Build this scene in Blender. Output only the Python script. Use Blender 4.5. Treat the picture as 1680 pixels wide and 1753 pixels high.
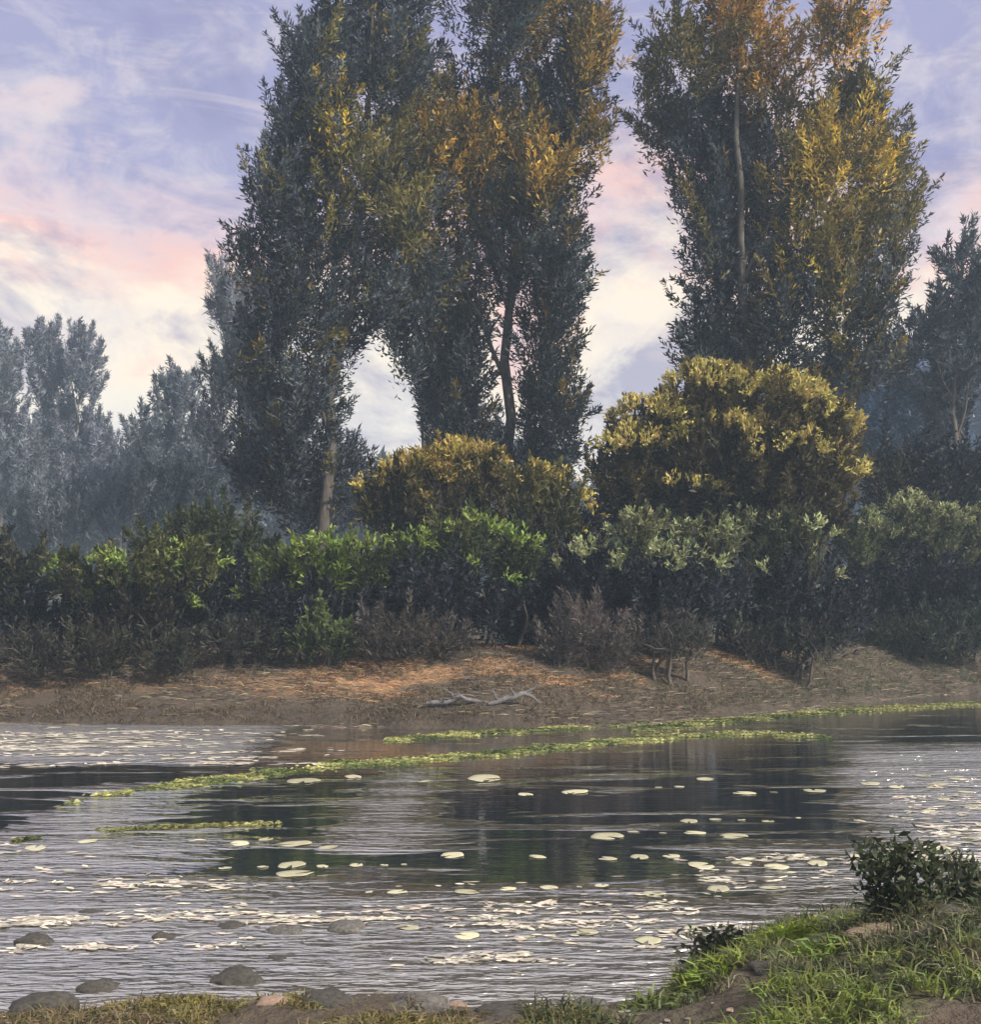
import bpy, bmesh, math, random
import numpy as np

for o in list(bpy.data.objects):
    bpy.data.objects.remove(o)
scene = bpy.context.scene
COL = scene.collection
R = math.radians
rng = np.random.default_rng(11)
random.seed(11)

# ------------------------------------------------------------------ camera
EYE, FPX, HOR = 2.2, 2028.0, 1040.0          # eye height above water, focal length in photo px, horizon row
cam_d = bpy.data.cameras.new('camera')
cam_d.sensor_fit = 'HORIZONTAL'
cam_d.sensor_width = 36.0
cam_d.lens = 36.0 * FPX / 1680.0
cam_d.shift_y = (HOR - 876.5) / 1680.0
cam_d.clip_end = 3000.0
cam = bpy.data.objects.new('camera', cam_d)
cam.location = (0, 0, EYE)
cam.rotation_euler = (R(90), 0, 0)
COL.objects.link(cam)
scene.camera = cam

# ------------------------------------------------------------------ sun, sky, exposure
SUN_EL, SUN_AZ = R(39), R(126)                # azimuth clockwise from +Y (the view direction)
sun_d = bpy.data.lights.new('sun', 'SUN')
sun_d.energy = 5.0
sun_d.angle = R(1.5)
sun_d.color = (1.0, 0.88, 0.70)
sun = bpy.data.objects.new('sun', sun_d)
sdir = (math.sin(SUN_AZ) * math.cos(SUN_EL), math.cos(SUN_AZ) * math.cos(SUN_EL), math.sin(SUN_EL))
import mathutils
sun.rotation_euler = mathutils.Vector(sdir).to_track_quat('Z', 'Y').to_euler()
sun.location = (20, -10, 30)
COL.objects.link(sun)

world = bpy.data.worlds.new('World')
scene.world = world
world.use_nodes = True


class NT:
    """short-hand for node trees"""
    def __init__(s, tree):
        s.t = tree
        s.n = tree.nodes
        s.l = tree.links

    def new(s, typ, **kw):
        nd = s.n.new(typ)
        for k, v in kw.items():
            setattr(nd, k, v)
        return nd

    def link(s, a, b):
        s.l.new(a, b)

    def math(s, op, a, b=None, clamp=False):
        nd = s.new('ShaderNodeMath', operation=op, use_clamp=clamp)
        for i, v in enumerate((a, b)):
            if v is None:
                continue
            if isinstance(v, (int, float)):
                nd.inputs[i].default_value = v
            else:
                s.link(v, nd.inputs[i])
        return nd.outputs[0]

    def ramp(s, fac, stops, interp='LINEAR'):
        nd = s.new('ShaderNodeValToRGB')
        cr = nd.color_ramp
        cr.interpolation = interp
        while len(cr.elements) < len(stops):
            cr.elements.new(0.5)
        for e, (p, c) in zip(cr.elements, stops):
            e.position = p
            e.color = (c[0], c[1], c[2], 1) if not isinstance(c, (int, float)) else (c, c, c, 1)
        s.link(fac, nd.inputs[0])
        return nd.outputs[0]

    def noise(s, vec, scale, detail=3, rough=0.55, dist=0.0):
        nd = s.new('ShaderNodeTexNoise')
        nd.inputs['Scale'].default_value = scale
        nd.inputs['Detail'].default_value = detail
        nd.inputs['Roughness'].default_value = rough
        nd.inputs['Distortion'].default_value = dist
        if vec is not None:
            s.link(vec, nd.inputs['Vector'])
        return nd.outputs['Fac']

    def mapping(s, vec, scale=(1, 1, 1), loc=(0, 0, 0), rot=(0, 0, 0)):
        nd = s.new('ShaderNodeMapping')
        nd.inputs['Scale'].default_value = scale
        nd.inputs['Location'].default_value = loc
        nd.inputs['Rotation'].default_value = rot
        s.link(vec, nd.inputs['Vector'])
        return nd.outputs[0]

    def mix(s, fac, a, b, blend='MIX'):
        nd = s.new('ShaderNodeMix', data_type='RGBA', blend_type=blend)
        for key, v in ((0, fac), (6, a), (7, b)):
            if isinstance(v, (int, float)):
                nd.inputs[key].default_value = v
            elif isinstance(v, tuple):
                nd.inputs[key].default_value = (v[0], v[1], v[2], 1)
            else:
                s.link(v, nd.inputs[key])
        return nd.outputs[2]


def srgb(r, g, b):
    f = lambda c: (c / 255 / 12.92) if c <= 10 else ((c / 255 + 0.055) / 1.055) ** 2.4
    return (f(r), f(g), f(b))


def build_world():
    w = NT(world.node_tree)
    bg = w.n['Background']
    sky = w.new('ShaderNodeTexSky', sky_type='NISHITA', sun_disc=False)
    sky.sun_elevation = SUN_EL
    sky.sun_rotation = SUN_AZ
    sky.air_density = 1.2
    sky.dust_density = 3.0
    tc = w.new('ShaderNodeTexCoord')
    sep = w.new('ShaderNodeSeparateXYZ')
    w.link(tc.outputs['Generated'], sep.inputs[0])
    # evening cloud veil: bands follow elevation, broken up by noise
    gen = tc.outputs['Generated']
    n1 = w.noise(w.mapping(gen, scale=(1.0, 1.0, 1.9), loc=(0.35, 0.1, 0.0)), 5.0, 7, 0.6, 0.5)
    n2 = w.noise(w.mapping(gen, scale=(1, 1, 5.5), loc=(3.1, 1.7, 0.4), rot=(0, R(9), 0)), 7.0, 6, 0.62, 0.8)
    n3 = w.noise(w.mapping(gen, scale=(1, 1, 1.7), loc=(1.2, 5.7, 0.9)), 8.0, 7, 0.62, 0.4)
    el = w.math('ADD', sep.outputs[2], w.math('MULTIPLY', w.math('SUBTRACT', n1, 0.5), 0.50))
    el = w.math('ADD', el, w.math('MULTIPLY', w.math('SUBTRACT', n2, 0.5), 0.06))

    def c(r, g, b):
        return srgb(r, g, b)
    veil = w.ramp(el, [(0.0, c(216, 216, 214)), (0.12, c(236, 228, 212)), (0.23, c(242, 226, 204)),
                       (0.285, c(232, 190, 180)), (0.34, c(208, 188, 194)), (0.39, c(154, 154, 186)),
                       (0.49, c(146, 147, 180)), (0.58, c(230, 219, 208)), (1.0, c(216, 210, 208))])  # unseen cream clouds overhead added to brighten ripple reflections
    n4 = w.noise(w.mapping(gen, scale=(1, 1, 1.5), loc=(7.3, 2.2, 3.1)), 12.0, 8, 0.66, 0.5)
    veil = w.mix(w.ramp(n4, [(0.48, 0.0), (0.66, 0.6)]), veil, c(206, 198, 202))
    veil = w.mix(w.ramp(n3, [(0.47, 0.0), (0.62, 0.75)]), veil, c(134, 134, 170))
    veil = w.mix(w.ramp(n2, [(0.52, 0.0), (0.68, 0.32)]), veil, c(232, 216, 204))
    veil10 = w.mix(1.0, veil, (10.0, 10.0, 10.0), 'MULTIPLY')
    veil10.node.clamp_result = False
    cover = w.ramp(n1, [(0.2, 0.86), (0.6, 0.96)])
    fin = w.mix(cover, sky.outputs[0], veil10)
    w.link(fin, bg.inputs[0])
    bg.inputs[1].default_value = 0.085


build_world()
vs = scene.view_settings
vs.view_transform = 'Standard'
vs.look = 'None'
vs.exposure = 0.68
vs.gamma = 1.0
vs.use_curve_mapping = False
scene.cycles.volume_bounces = 0
scene.cycles.max_bounces = 6
scene.cycles.transmission_bounces = 3
scene.cycles.diffuse_bounces = 2


# ------------------------------------------------------------------ helpers
def at(px, py, Y):
    """a point of the place from its bearing in the photo and its distance"""
    return np.array([(px - 840.0) / FPX * Y, Y, EYE + (HOR - py) / FPX * Y])


def shore(px, py):
    Y = EYE * FPX / (py - HOR)
    return ((px - 840.0) / FPX * Y, Y)


def tag(o, label=None, cat=None, group=None, kind=None):
    if label:
        o['label'] = label
    if cat:
        o['category'] = cat
    if group:
        o['group'] = group
    if kind:
        o['kind'] = kind
    return o


def empty(name, loc):
    o = bpy.data.objects.new(name, None)
    o.empty_display_size = 0.3
    o.location = [float(v) for v in loc]
    COL.objects.link(o)
    return o


def link_mesh(name, me, mat=None, parent=None, loc=None):
    o = bpy.data.objects.new(name, me)
    COL.objects.link(o)
    if mat and not me.materials:
        me.materials.append(mat)
    if parent:
        o.parent = parent
    if loc is not None:
        o.location = [float(v) for v in loc]
    return o


def np_mesh(name, verts, faces, col=None, smooth=False):
    """mesh from numpy arrays; faces is an (n,3) or (n,4) array"""
    me = bpy.data.meshes.new(name)
    verts = np.asarray(verts, np.float32)
    faces = np.asarray(faces, np.int32)
    me.vertices.add(len(verts))
    me.vertices.foreach_set('co', verts.ravel())
    k = faces.shape[1]
    me.loops.add(faces.size)
    me.loops.foreach_set('vertex_index', faces.ravel())
    me.polygons.add(len(faces))
    me.polygons.foreach_set('loop_start', np.arange(0, faces.size, k, dtype=np.int32))
    me.polygons.foreach_set('loop_total', np.full(len(faces), k, np.int32))
    if smooth:
        me.polygons.foreach_set('use_smooth', np.ones(len(faces), bool))
    if col is not None:
        a = me.color_attributes.new('Col', 'FLOAT_COLOR', 'POINT')
        c4 = np.ones((len(verts), 4), np.float32)
        c4[:, :3] = col
        a.data.foreach_set('color', c4.ravel())
    me.update(calc_edges=True)
    return me


_lat = rng.random((256, 256))


def vnoise(x, y):
    x = np.asarray(x, float); y = np.asarray(y, float)
    xi = np.floor(x).astype(int); yi = np.floor(y).astype(int)
    fx = x - xi; fy = y - yi
    fx = fx * fx * (3 - 2 * fx); fy = fy * fy * (3 - 2 * fy)
    a = _lat[xi & 255, yi & 255]; b = _lat[(xi + 1) & 255, yi & 255]
    c = _lat[xi & 255, (yi + 1) & 255]; d = _lat[(xi + 1) & 255, (yi + 1) & 255]
    return (a * (1 - fx) + b * fx) * (1 - fy) + (c * (1 - fx) + d * fx) * fy


def fbm(x, y, o=4):
    s = 0; a = 0.5
    for i in range(o):
        s = s + a * vnoise(x * 2 ** i + 17 * i, y * 2 ** i + 9 * i)
        a *= 0.5
    return s


def sstep(t):
    t = np.clip(t, 0, 1)
    return t * t * (3 - 2 * t)


def norm(v):
    return v / np.maximum(np.linalg.norm(v, axis=-1, keepdims=True), 1e-9)


# ------------------------------------------------------------------ materials
def new_mat(name):
    m = bpy.data.materials.new(name)
    m.use_nodes = True
    t = NT(m.node_tree)
    return m, t, t.n['Principled BSDF'], t.n['Material Output']


def mat_foliage():
    m, t, p, out = new_mat('foliage')
    at_ = t.new('ShaderNodeVertexColor', layer_name='Col')
    oi = t.new('ShaderNodeObjectInfo')
    hs = t.new('ShaderNodeHueSaturation')
    t.link(at_.outputs[0], hs.inputs['Color'])
    t.link(t.math('ADD', t.math('MULTIPLY', oi.outputs['Random'], 0.03), 0.485), hs.inputs['Hue'])
    t.link(t.math('ADD', t.math('MULTIPLY', oi.outputs['Random'], 0.3), 0.85), hs.inputs['Value'])
    t.link(hs.outputs[0], p.inputs['Base Color'])
    p.inputs['Roughness'].default_value = 0.55
    p.inputs['Specular IOR Level'].default_value = 0.35
    tr = t.new('ShaderNodeBsdfTranslucent')
    t.link(hs.outputs[0], tr.inputs[0])
    mx = t.new('ShaderNodeMixShader')
    mx.inputs[0].default_value = 0.3
    t.link(p.outputs[0], mx.inputs[1])
    t.link(tr.outputs[0], mx.inputs[2])
    t.link(mx.outputs[0], out.inputs[0])
    return m


def mat_bark(name, c1, c2):
    m, t, p, out = new_mat(name)
    tc = t.new('ShaderNodeTexCoord')
    n = t.noise(t.mapping(tc.outputs['Object'], scale=(5, 5, 0.8)), 3.0, 5, 0.65)
    t.link(t.ramp(n, [(0.3, c1), (0.7, c2)]), p.inputs['Base Color'])
    p.inputs['Roughness'].default_value = 0.9
    b = t.new('ShaderNodeBump')
    b.inputs['Strength'].default_value = 0.6
    b.inputs['Distance'].default_value = 0.03
    t.link(n, b.inputs['Height'])
    t.link(b.outputs[0], p.inputs['Normal'])
    return m


def mat_ground():
    m, t, p, out = new_mat('earth')
    g = t.new('ShaderNodeNewGeometry')
    vc = t.new('ShaderNodeVertexColor', layer_name='Col')
    n1 = t.noise(t.mapping(g.outputs['Position'], scale=(0.8, 2.0, 1)), 1.6, 6, 0.6)
    n2 = t.noise(g.outputs['Position'], 9.0, 5, 0.65)
    col = t.mix(t.ramp(n1, [(0.3, 0.0), (0.7, 0.65)]), vc.outputs[0], (0.05, 0.042, 0.035))
    col = t.mix(t.ramp(n2, [(0.35, 0.0), (0.75, 0.55)]), col, (0.11, 0.083, 0.06))
    t.link(col, p.inputs['Base Color'])
    p.inputs['Roughness'].default_value = 0.85
    b = t.new('ShaderNodeBump')
    b.inputs['Strength'].default_value = 0.9
    b.inputs['Distance'].default_value = 0.12
    t.link(t.math('ADD', n2, t.math('MULTIPLY', n1, 1.2)), b.inputs['Height'])
    t.link(b.outputs[0], p.inputs['Normal'])
    return m


def mat_water():
    m, t, p, out = new_mat('river_water')
    g = t.new('ShaderNodeNewGeometry')
    ruf = t.new('ShaderNodeAttribute', attribute_name='ruffle')
    sh = t.new('ShaderNodeAttribute', attribute_name='shallow')
    pos = g.outputs['Position']
    t.link(t.mix(sh.outputs['Fac'], (0.010, 0.015, 0.024), (0.09, 0.075, 0.055)), p.inputs['Base Color'])
    p.inputs['IOR'].default_value = 1.4
    p.inputs['Roughness'].default_value = 0.06
    gl = t.new('ShaderNodeBsdfGlossy')
    gl.inputs['Color'].default_value = (0.95, 0.95, 0.95, 1)
    fr = t.new('ShaderNodeFresnel')
    fr.inputs['IOR'].default_value = 3.2
    mx = t.new('ShaderNodeMixShader')
    t.link(t.math('ADD', t.math('MULTIPLY', fr.outputs[0], 0.38), 0.62), mx.inputs[0])
    t.link(p.outputs[0], mx.inputs[1])
    t.link(gl.outputs[0], mx.inputs[2])
    t.link(mx.outputs[0], out.inputs[0])
    # slow swell, small ripples, wind-ruffled patches
    swell = t.noise(t.mapping(pos, scale=(0.5, 1.6, 1)), 1.3, 2, 0.5)
    rip = t.noise(t.mapping(pos, scale=(0.55, 2.2, 1), rot=(0, 0, R(4))), 4.0, 3, 0.55, 0.4)
    rip2 = t.noise(t.mapping(pos, scale=(0.8, 1.8, 1), rot=(0, 0, R(-11))), 9.0, 2, 0.5, 0.6)
    rip = t.math('ADD', t.math('MULTIPLY', rip, 0.72), t.math('MULTIPLY', rip2, 0.22))
    patch = t.noise(t.mapping(pos, scale=(0.35, 1.7, 1), loc=(4, 2, 0)), 1.0, 4, 0.6, 0.5)
    fac = t.math('ADD', ruf.outputs['Fac'], t.math('MULTIPLY', t.math('SUBTRACT', patch, 0.5), 1.7))
    fac = t.ramp(fac, [(0.12, 0.03), (0.5, 0.5), (0.9, 1.0)])
    t.link(t.math('ADD', t.math('MULTIPLY', fac, 0.20), 0.05), gl.inputs['Roughness'])
    h = t.math('ADD', t.math('MULTIPLY', swell, 0.14), t.math('MULTIPLY', t.math('MULTIPLY', rip, fac), 4.6))
    b = t.new('ShaderNodeBump')
    b.inputs['Strength'].default_value = 1.0
    b.inputs['Distance'].default_value = 0.035
    t.link(h, b.inputs['Height'])
    t.link(b.outputs[0], p.inputs['Normal'])
    t.link(b.outputs[0], gl.inputs['Normal'])
    t.link(b.outputs[0], fr.inputs['Normal'])
    return m


def mat_pad(name, c1, c2):
    m, t, p, out = new_mat(name)
    tc = t.new('ShaderNodeTexCoord')
    oi = t.new('ShaderNodeObjectInfo')
    n = t.noise(tc.outputs['Object'], 9.0, 4, 0.6)
    col = t.mix(t.ramp(n, [(0.35, 0.0), (0.7, 1.0)]), c1, c2)
    hs = t.new('ShaderNodeHueSaturation')
    t.link(col, hs.inputs['Color'])
    t.link(t.math('ADD', t.math('MULTIPLY', oi.outputs['Random'], 0.5), 0.7), hs.inputs['Value'])
    t.link(hs.outputs[0], p.inputs['Base Color'])
    p.inputs['Roughness'].default_value = 0.32
    p.inputs['Specular IOR Level'].default_value = 0.7
    return m


def mat_stone(name, c1, c2):
    m, t, p, out = new_mat(name)
    tc = t.new('ShaderNodeTexCoord')
    n = t.noise(tc.outputs['Object'], 6.0, 6, 0.65, 0.3)
    n2 = t.noise(tc.outputs['Object'], 30.0, 4, 0.6)
    col = t.mix(t.ramp(n, [(0.35, 0.0), (0.68, 1.0)]), c1, c2)
    t.link(col, p.inputs['Base Color'])
    p.inputs['Roughness'].default_value = 0.7
    b = t.new('ShaderNodeBump')
    b.inputs['Strength'].default_value = 0.6
    b.inputs['Distance'].default_value = 0.02
    t.link(n2, b.inputs['Height'])
    t.link(b.outputs[0], p.inputs['Normal'])
    return m


FOL = mat_foliage()
BARK = mat_bark('bark', (0.03, 0.027, 0.024), (0.11, 0.10, 0.09))
BARK_PALE = mat_bark('pale_bark', (0.12, 0.12, 0.12), (0.30, 0.29, 0.28))
EARTH = mat_ground()
WATER = mat_water()
PAD = mat_pad('lily_pad_leaf', (0.60, 0.58, 0.46), (0.36, 0.38, 0.24))
STONE_GREY = mat_stone('grey_stone', (0.045, 0.045, 0.048), (0.16, 0.155, 0.15))
STONE_DARK = mat_stone('dark_stone', (0.018, 0.019, 0.020), (0.075, 0.07, 0.062))
STONE_PINK = mat_stone('pink_stone', (0.20, 0.14, 0.115), (0.36, 0.26, 0.21))
def mat_glint_pebble():
    m, t, p, out = new_mat('glint_pebble')
    vc = t.new('ShaderNodeVertexColor', layer_name='Col')
    t.link(vc.outputs[0], p.inputs['Base Color'])
    p.inputs['Roughness'].default_value = 0.5
    return m


GLINT_PEBBLE = mat_glint_pebble()  # vertex colours for painted water glare and for pebbles
DRIFT = mat_bark('driftwood', (0.05, 0.05, 0.055), (0.16, 0.16, 0.18))

# ------------------------------------------------------------------ ground
FAR = [shore(*p) for p in ((-200, 1238), (0, 1238), (200, 1241), (480, 1242), (700, 1246), (900, 1248), (1080, 1240),
                           (1220, 1230), (1340, 1216), (1450, 1204), (1560, 1193), (1680, 1184), (1800, 1180))]
NEAR = [shore(*p) for p in ((-300, 1738), (0, 1738), (250, 1728), (480, 1708), (700, 1700), (860, 1716), (1000, 1728), (1120, 1690),
                            (1200, 1625), (1330, 1590), (1450, 1560), (1560, 1545), (1680, 1528), (1900, 1500))]
FARX, FARY = np.array([p[0] for p in FAR]), np.array([p[1] for p in FAR])
NEARX, NEARY = np.array([p[0] for p in NEAR]), np.array([p[1] for p in NEAR])


def ground_h(x, y):
    x = np.asarray(x, float); y = np.asarray(y, float)
    fy = np.interp(x, FARX, FARY) + (fbm(x * 0.9, y * 0 + 3.3) - 0.45) * 1.0
    ny = np.interp(x, NEARX, NEARY) + (fbm(x * 2.3 + 5, y * 0 + 8.1) - 0.45) * 0.5
    d = y - fy
    e = ny - y
    bed = -0.55 * sstep(np.minimum(-d, -e) / 2.0)
    far = 1.15 * sstep((d + 0.25) / 4.0) + 0.05
    far = far * np.clip(d / 0.25, 0, 1) + 0.10 * sstep(d / 0.4)
    far = far + (fbm(x * 0.7, y * 0.9) - 0.47) * 0.30 * sstep(d / 1.5)
    far = far + 13.0 * sstep((y - 125.0) / 50.0)
    near = 0.42 * sstep(e / 3.0) + 0.05 * sstep(e / 0.3) + (fbm(x * 2.2, y * 2.2) - 0.47) * 0.22 * sstep(e / 0.5)
    near = near + 0.10 * sstep((x - 1.2) / 1.5) * sstep(e / 0.8)
    z = np.where(d > 0, far, np.where(e > 0, near, bed))
    return z + np.where((d <= 0) & (e <= 0), -0.02, 0)


def build_ground():
    ys = np.concatenate([np.linspace(-14, 4, 16)[:-1], np.arange(4, 11, 0.06), np.arange(11, 19, 0.4), np.arange(19, 40, 0.14),
                         np.arange(40, 190, 3.0)])
    xs = np.concatenate([np.linspace(-150, -17, 36)[:-1], np.arange(-17, 17, 0.14), np.linspace(17, 150, 36)])
    X, Y = np.meshgrid(xs, ys)
    Z = ground_h(X, Y)
    V = np.stack([X, Y, Z], -1).reshape(-1, 3)
    nx, ny = len(xs), len(ys)
    i = np.arange(nx * ny).reshape(ny, nx)
    F = np.stack([i[:-1, :-1], i[:-1, 1:], i[1:, 1:], i[1:, :-1]], -1).reshape(-1, 4)
    c = np.zeros((len(V), 3), np.float32)
    c[:] = (0.060, 0.046, 0.033)
    x, y = V[:, 0], V[:, 1]
    # dry straw-coloured bands along the far bank
    fy = np.interp(x, FARX, FARY)
    d = y - fy
    st = sstep((fbm(x * 0.35 + 2, y * 1.6) - 0.44) / 0.14) * sstep((d - 0.8) / 0.8) * (1 - sstep((d - 5) / 2)) * (1 - sstep((x - 5.5) / 2.5)) * (0.2 + 0.8 * sstep((x + 6.5) / 5.0))
    c = c * (1 - st[:, None]) + st[:, None] * np.array((0.40, 0.25, 0.14))
    wet = (1 - sstep((d - 0.15 - 0.5 * fbm(x * 1.3, y * 0.4)) / 0.4)) * (d > -1) * (y > 15)
    c = c * (1 - 0.6 * wet[:, None])
    dk = sstep((fbm(x * 1.1 + 31, y * 2.0) - 0.45) / 0.12)
    c = c * (1 - 0.35 * dk[:, None])
    gr = sstep((fbm(x * 1.3, y * 1.3 + 4) - 0.42) / 0.15) * (y < 11) * sstep((x - 0.4) / 1.5)
    c = c * (1 - gr[:, None]) + gr[:, None] * np.array((0.07, 0.10, 0.03))
    wood = sstep((y - 34) / 5)
    c = c * (1 - wood[:, None]) + wood[:, None] * np.array((0.05, 0.06, 0.035))
    me = np_mesh('ground', V, F, c, smooth=True)
    o = link_mesh('ground', me, EARTH)
    tag(o, 'brown earth riverbanks with dry straw patches and the muddy near shore', 'ground', kind='structure')


build_ground()


# ------------------------------------------------------------------ water
def build_water():
    ys = np.concatenate([np.arange(3, 16, 0.16), np.arange(16, 44, 0.35)])
    xs = np.arange(-34, 34.01, 0.3)
    X, Y = np.meshgrid(xs, ys)
    V = np.stack([X, Y, 0 * X], -1).reshape(-1, 3)
    nx, ny = len(xs), len(ys)
    i = np.arange(nx * ny).reshape(ny, nx)
    F = np.stack([i[:-1, :-1], i[:-1, 1:], i[1:, 1:], i[1:, :-1]], -1).reshape(-1, 4)
    me = np_mesh('water', V, F, smooth=True)
    x, y = V[:, 0], V[:, 1]
    wob = (fbm(x * 0.5, y * 0.5 + 20) - 0.47)
    r = 0.95 * sstep((9.9 + wob * 2.0 - 0.14 * x - y) / 1.8)                                    # breeze over the shallows
    r = np.maximum(r, 0.9 * sstep((y - 16.3 - wob) / 1.2) * sstep((-3.0 - x) / 1.2))            # bright reach under the far left bank
    r = np.maximum(r, 0.85 * sstep((x - 0.27 * y - 0.8 * wob) / 1.0) * sstep((y - 9) / 1.0) * sstep((20.0 + wob - y) / 2.5))
    r = np.maximum(r, 0.7 * sstep((12.2 + wob - y) / 1.4) * sstep((-2.0 - x) / 1.2))
    r = np.maximum(r, 0.5 * sstep((11.8 + wob - y) / 1.8) * sstep((x - 1.2) / 1.4))
    r = np.maximum(r, 0.75 * np.exp(-((x + 1.05 + 0.3 * wob) / 0.42) ** 2) * sstep((y - 10.0) / 1.0) * sstep((17.0 - y) / 1.5))
    r = np.maximum(r, 0.7 * np.exp(-((x + 4.1 + 0.5 * wob) / 0.6) ** 2) * sstep((y - 10.0) / 1.0) * sstep((15.0 - y) / 1.0))
    a = me.attributes.new('ruffle', 'FLOAT', 'POINT')
    a.data.foreach_set('value', np.ascontiguousarray(r, np.float32))
    e = y - np.interp(x, NEARX, NEARY)
    s = 0.8 * (1 - sstep(e / 0.8))
    b = me.attributes.new('shallow', 'FLOAT', 'POINT')
    b.data.foreach_set('value', np.ascontiguousarray(s, np.float32))
    o = link_mesh('water', me, WATER)
    tag(o, 'slow dark river with wind-ruffled pale patches between two banks', 'water', kind='structure')


build_water()


# ------------------------------------------------------------------ foliage generators
def leaf_arrays(cen, dirs, length, width, colr, bend=0.25):
    """one bent four-cornered leaf per centre: returns verts, faces, colours"""
    n = len(cen)
    d = norm(dirs)
    r = norm(rng.normal(size=(n, 3)))
    side = norm(np.cross(d, r))
    nrm = np.cross(side, d)
    L = (length * rng.uniform(0.6, 1.35, n))[:, None]
    W = (width * rng.uniform(0.7, 1.3, n))[:, None]
    a = cen - d * L * 0.5
    tip = cen + d * L * 0.5 - nrm * L * bend * 0.5
    m = cen + nrm * L * bend * 0.25 + d * L * 0.06
    V = np.stack([a, m + side * W * 0.5, tip, m - side * W * 0.5], 1).reshape(-1, 3)
    F = np.arange(4 * n).reshape(n, 4)
    C = np.repeat(colr, 4, 0)
    return V, F, C


def vary(base, n, dv=0.25, dh=0.12):
    base = np.asarray(base, float)
    c = base[None, :] * rng.uniform(1 - dv, 1 + dv, (n, 1))
    c = c * (1 + rng.uniform(-dh, dh, (n, 3)))
    return np.clip(c, 0.004, 0.9)


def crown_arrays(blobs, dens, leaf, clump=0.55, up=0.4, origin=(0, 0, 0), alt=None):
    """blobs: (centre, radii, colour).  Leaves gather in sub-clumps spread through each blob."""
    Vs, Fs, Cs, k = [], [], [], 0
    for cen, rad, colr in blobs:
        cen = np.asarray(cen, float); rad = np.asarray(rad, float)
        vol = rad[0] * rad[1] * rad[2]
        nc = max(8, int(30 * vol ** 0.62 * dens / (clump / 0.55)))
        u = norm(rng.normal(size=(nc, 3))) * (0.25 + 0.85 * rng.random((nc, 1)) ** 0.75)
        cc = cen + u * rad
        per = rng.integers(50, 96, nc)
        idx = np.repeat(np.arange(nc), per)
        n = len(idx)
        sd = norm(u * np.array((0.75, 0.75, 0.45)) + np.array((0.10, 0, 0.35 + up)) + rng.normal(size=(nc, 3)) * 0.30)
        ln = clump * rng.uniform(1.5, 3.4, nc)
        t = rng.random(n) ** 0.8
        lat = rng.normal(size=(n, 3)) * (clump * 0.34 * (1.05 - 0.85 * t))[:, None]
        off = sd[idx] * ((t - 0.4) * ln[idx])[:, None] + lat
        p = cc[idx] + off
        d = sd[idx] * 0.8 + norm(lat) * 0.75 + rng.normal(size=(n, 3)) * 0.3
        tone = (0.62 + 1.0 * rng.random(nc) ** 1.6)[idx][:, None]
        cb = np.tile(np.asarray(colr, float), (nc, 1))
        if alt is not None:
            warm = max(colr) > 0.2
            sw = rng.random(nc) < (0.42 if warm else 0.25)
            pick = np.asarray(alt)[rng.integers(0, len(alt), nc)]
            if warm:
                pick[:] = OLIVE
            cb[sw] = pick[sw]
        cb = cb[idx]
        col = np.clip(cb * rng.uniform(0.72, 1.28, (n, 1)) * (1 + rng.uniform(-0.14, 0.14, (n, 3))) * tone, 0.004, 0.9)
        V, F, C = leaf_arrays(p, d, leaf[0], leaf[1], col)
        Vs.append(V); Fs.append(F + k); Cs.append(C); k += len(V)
    V = np.concatenate(Vs) - np.asarray(origin, float)
    return V, np.concatenate(Fs), np.concatenate(Cs)


def tube_arrays(pts, rad, seg=7):
    pts = np.asarray(pts, float); rad = np.asarray(rad, float)
    n = len(pts)
    tan = norm(np.gradient(pts, axis=0))
    ref = np.array((0.31, 0.9, 0.2)); ref = ref / np.linalg.norm(ref)
    s = norm(np.cross(tan, ref)); b = np.cross(tan, s)
    a = np.linspace(0, 2 * math.pi, seg, endpoint=False)
    V = pts[:, None, :] + rad[:, None, None] * (np.cos(a)[None, :, None] * s[:, None, :] + np.sin(a)[None, :, None] * b[:, None, :])
    V = V.reshape(-1, 3)
    i = np.arange(n * seg).reshape(n, seg)
    j = np.roll(i, -1, 1)
    F = np.stack([i[:-1], j[:-1], j[1:], i[1:]], -1).reshape(-1, 4)
    return V, F


def merge(parts):
    Vs, Fs, k = [], [], 0
    for V, F in parts:
        Vs.append(V); Fs.append(F + k); k += len(V)
    return np.concatenate(Vs), np.concatenate(Fs)


def curve_pts(a, b, n=8, sag=0.0, wob=0.1):
    a = np.asarray(a, float); b = np.asarray(b, float)
    t = np.linspace(0, 1, n)[:, None]
    p = a * (1 - t) + b * t
    L = np.linalg.norm(b - a)
    p += np.sin(t * math.pi) * np.array((0, 0, sag * L))
    w = np.cumsum(rng.normal(size=(n, 3)), 0) * wob * L / n
    return p + w * np.sin(t * math.pi)


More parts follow.
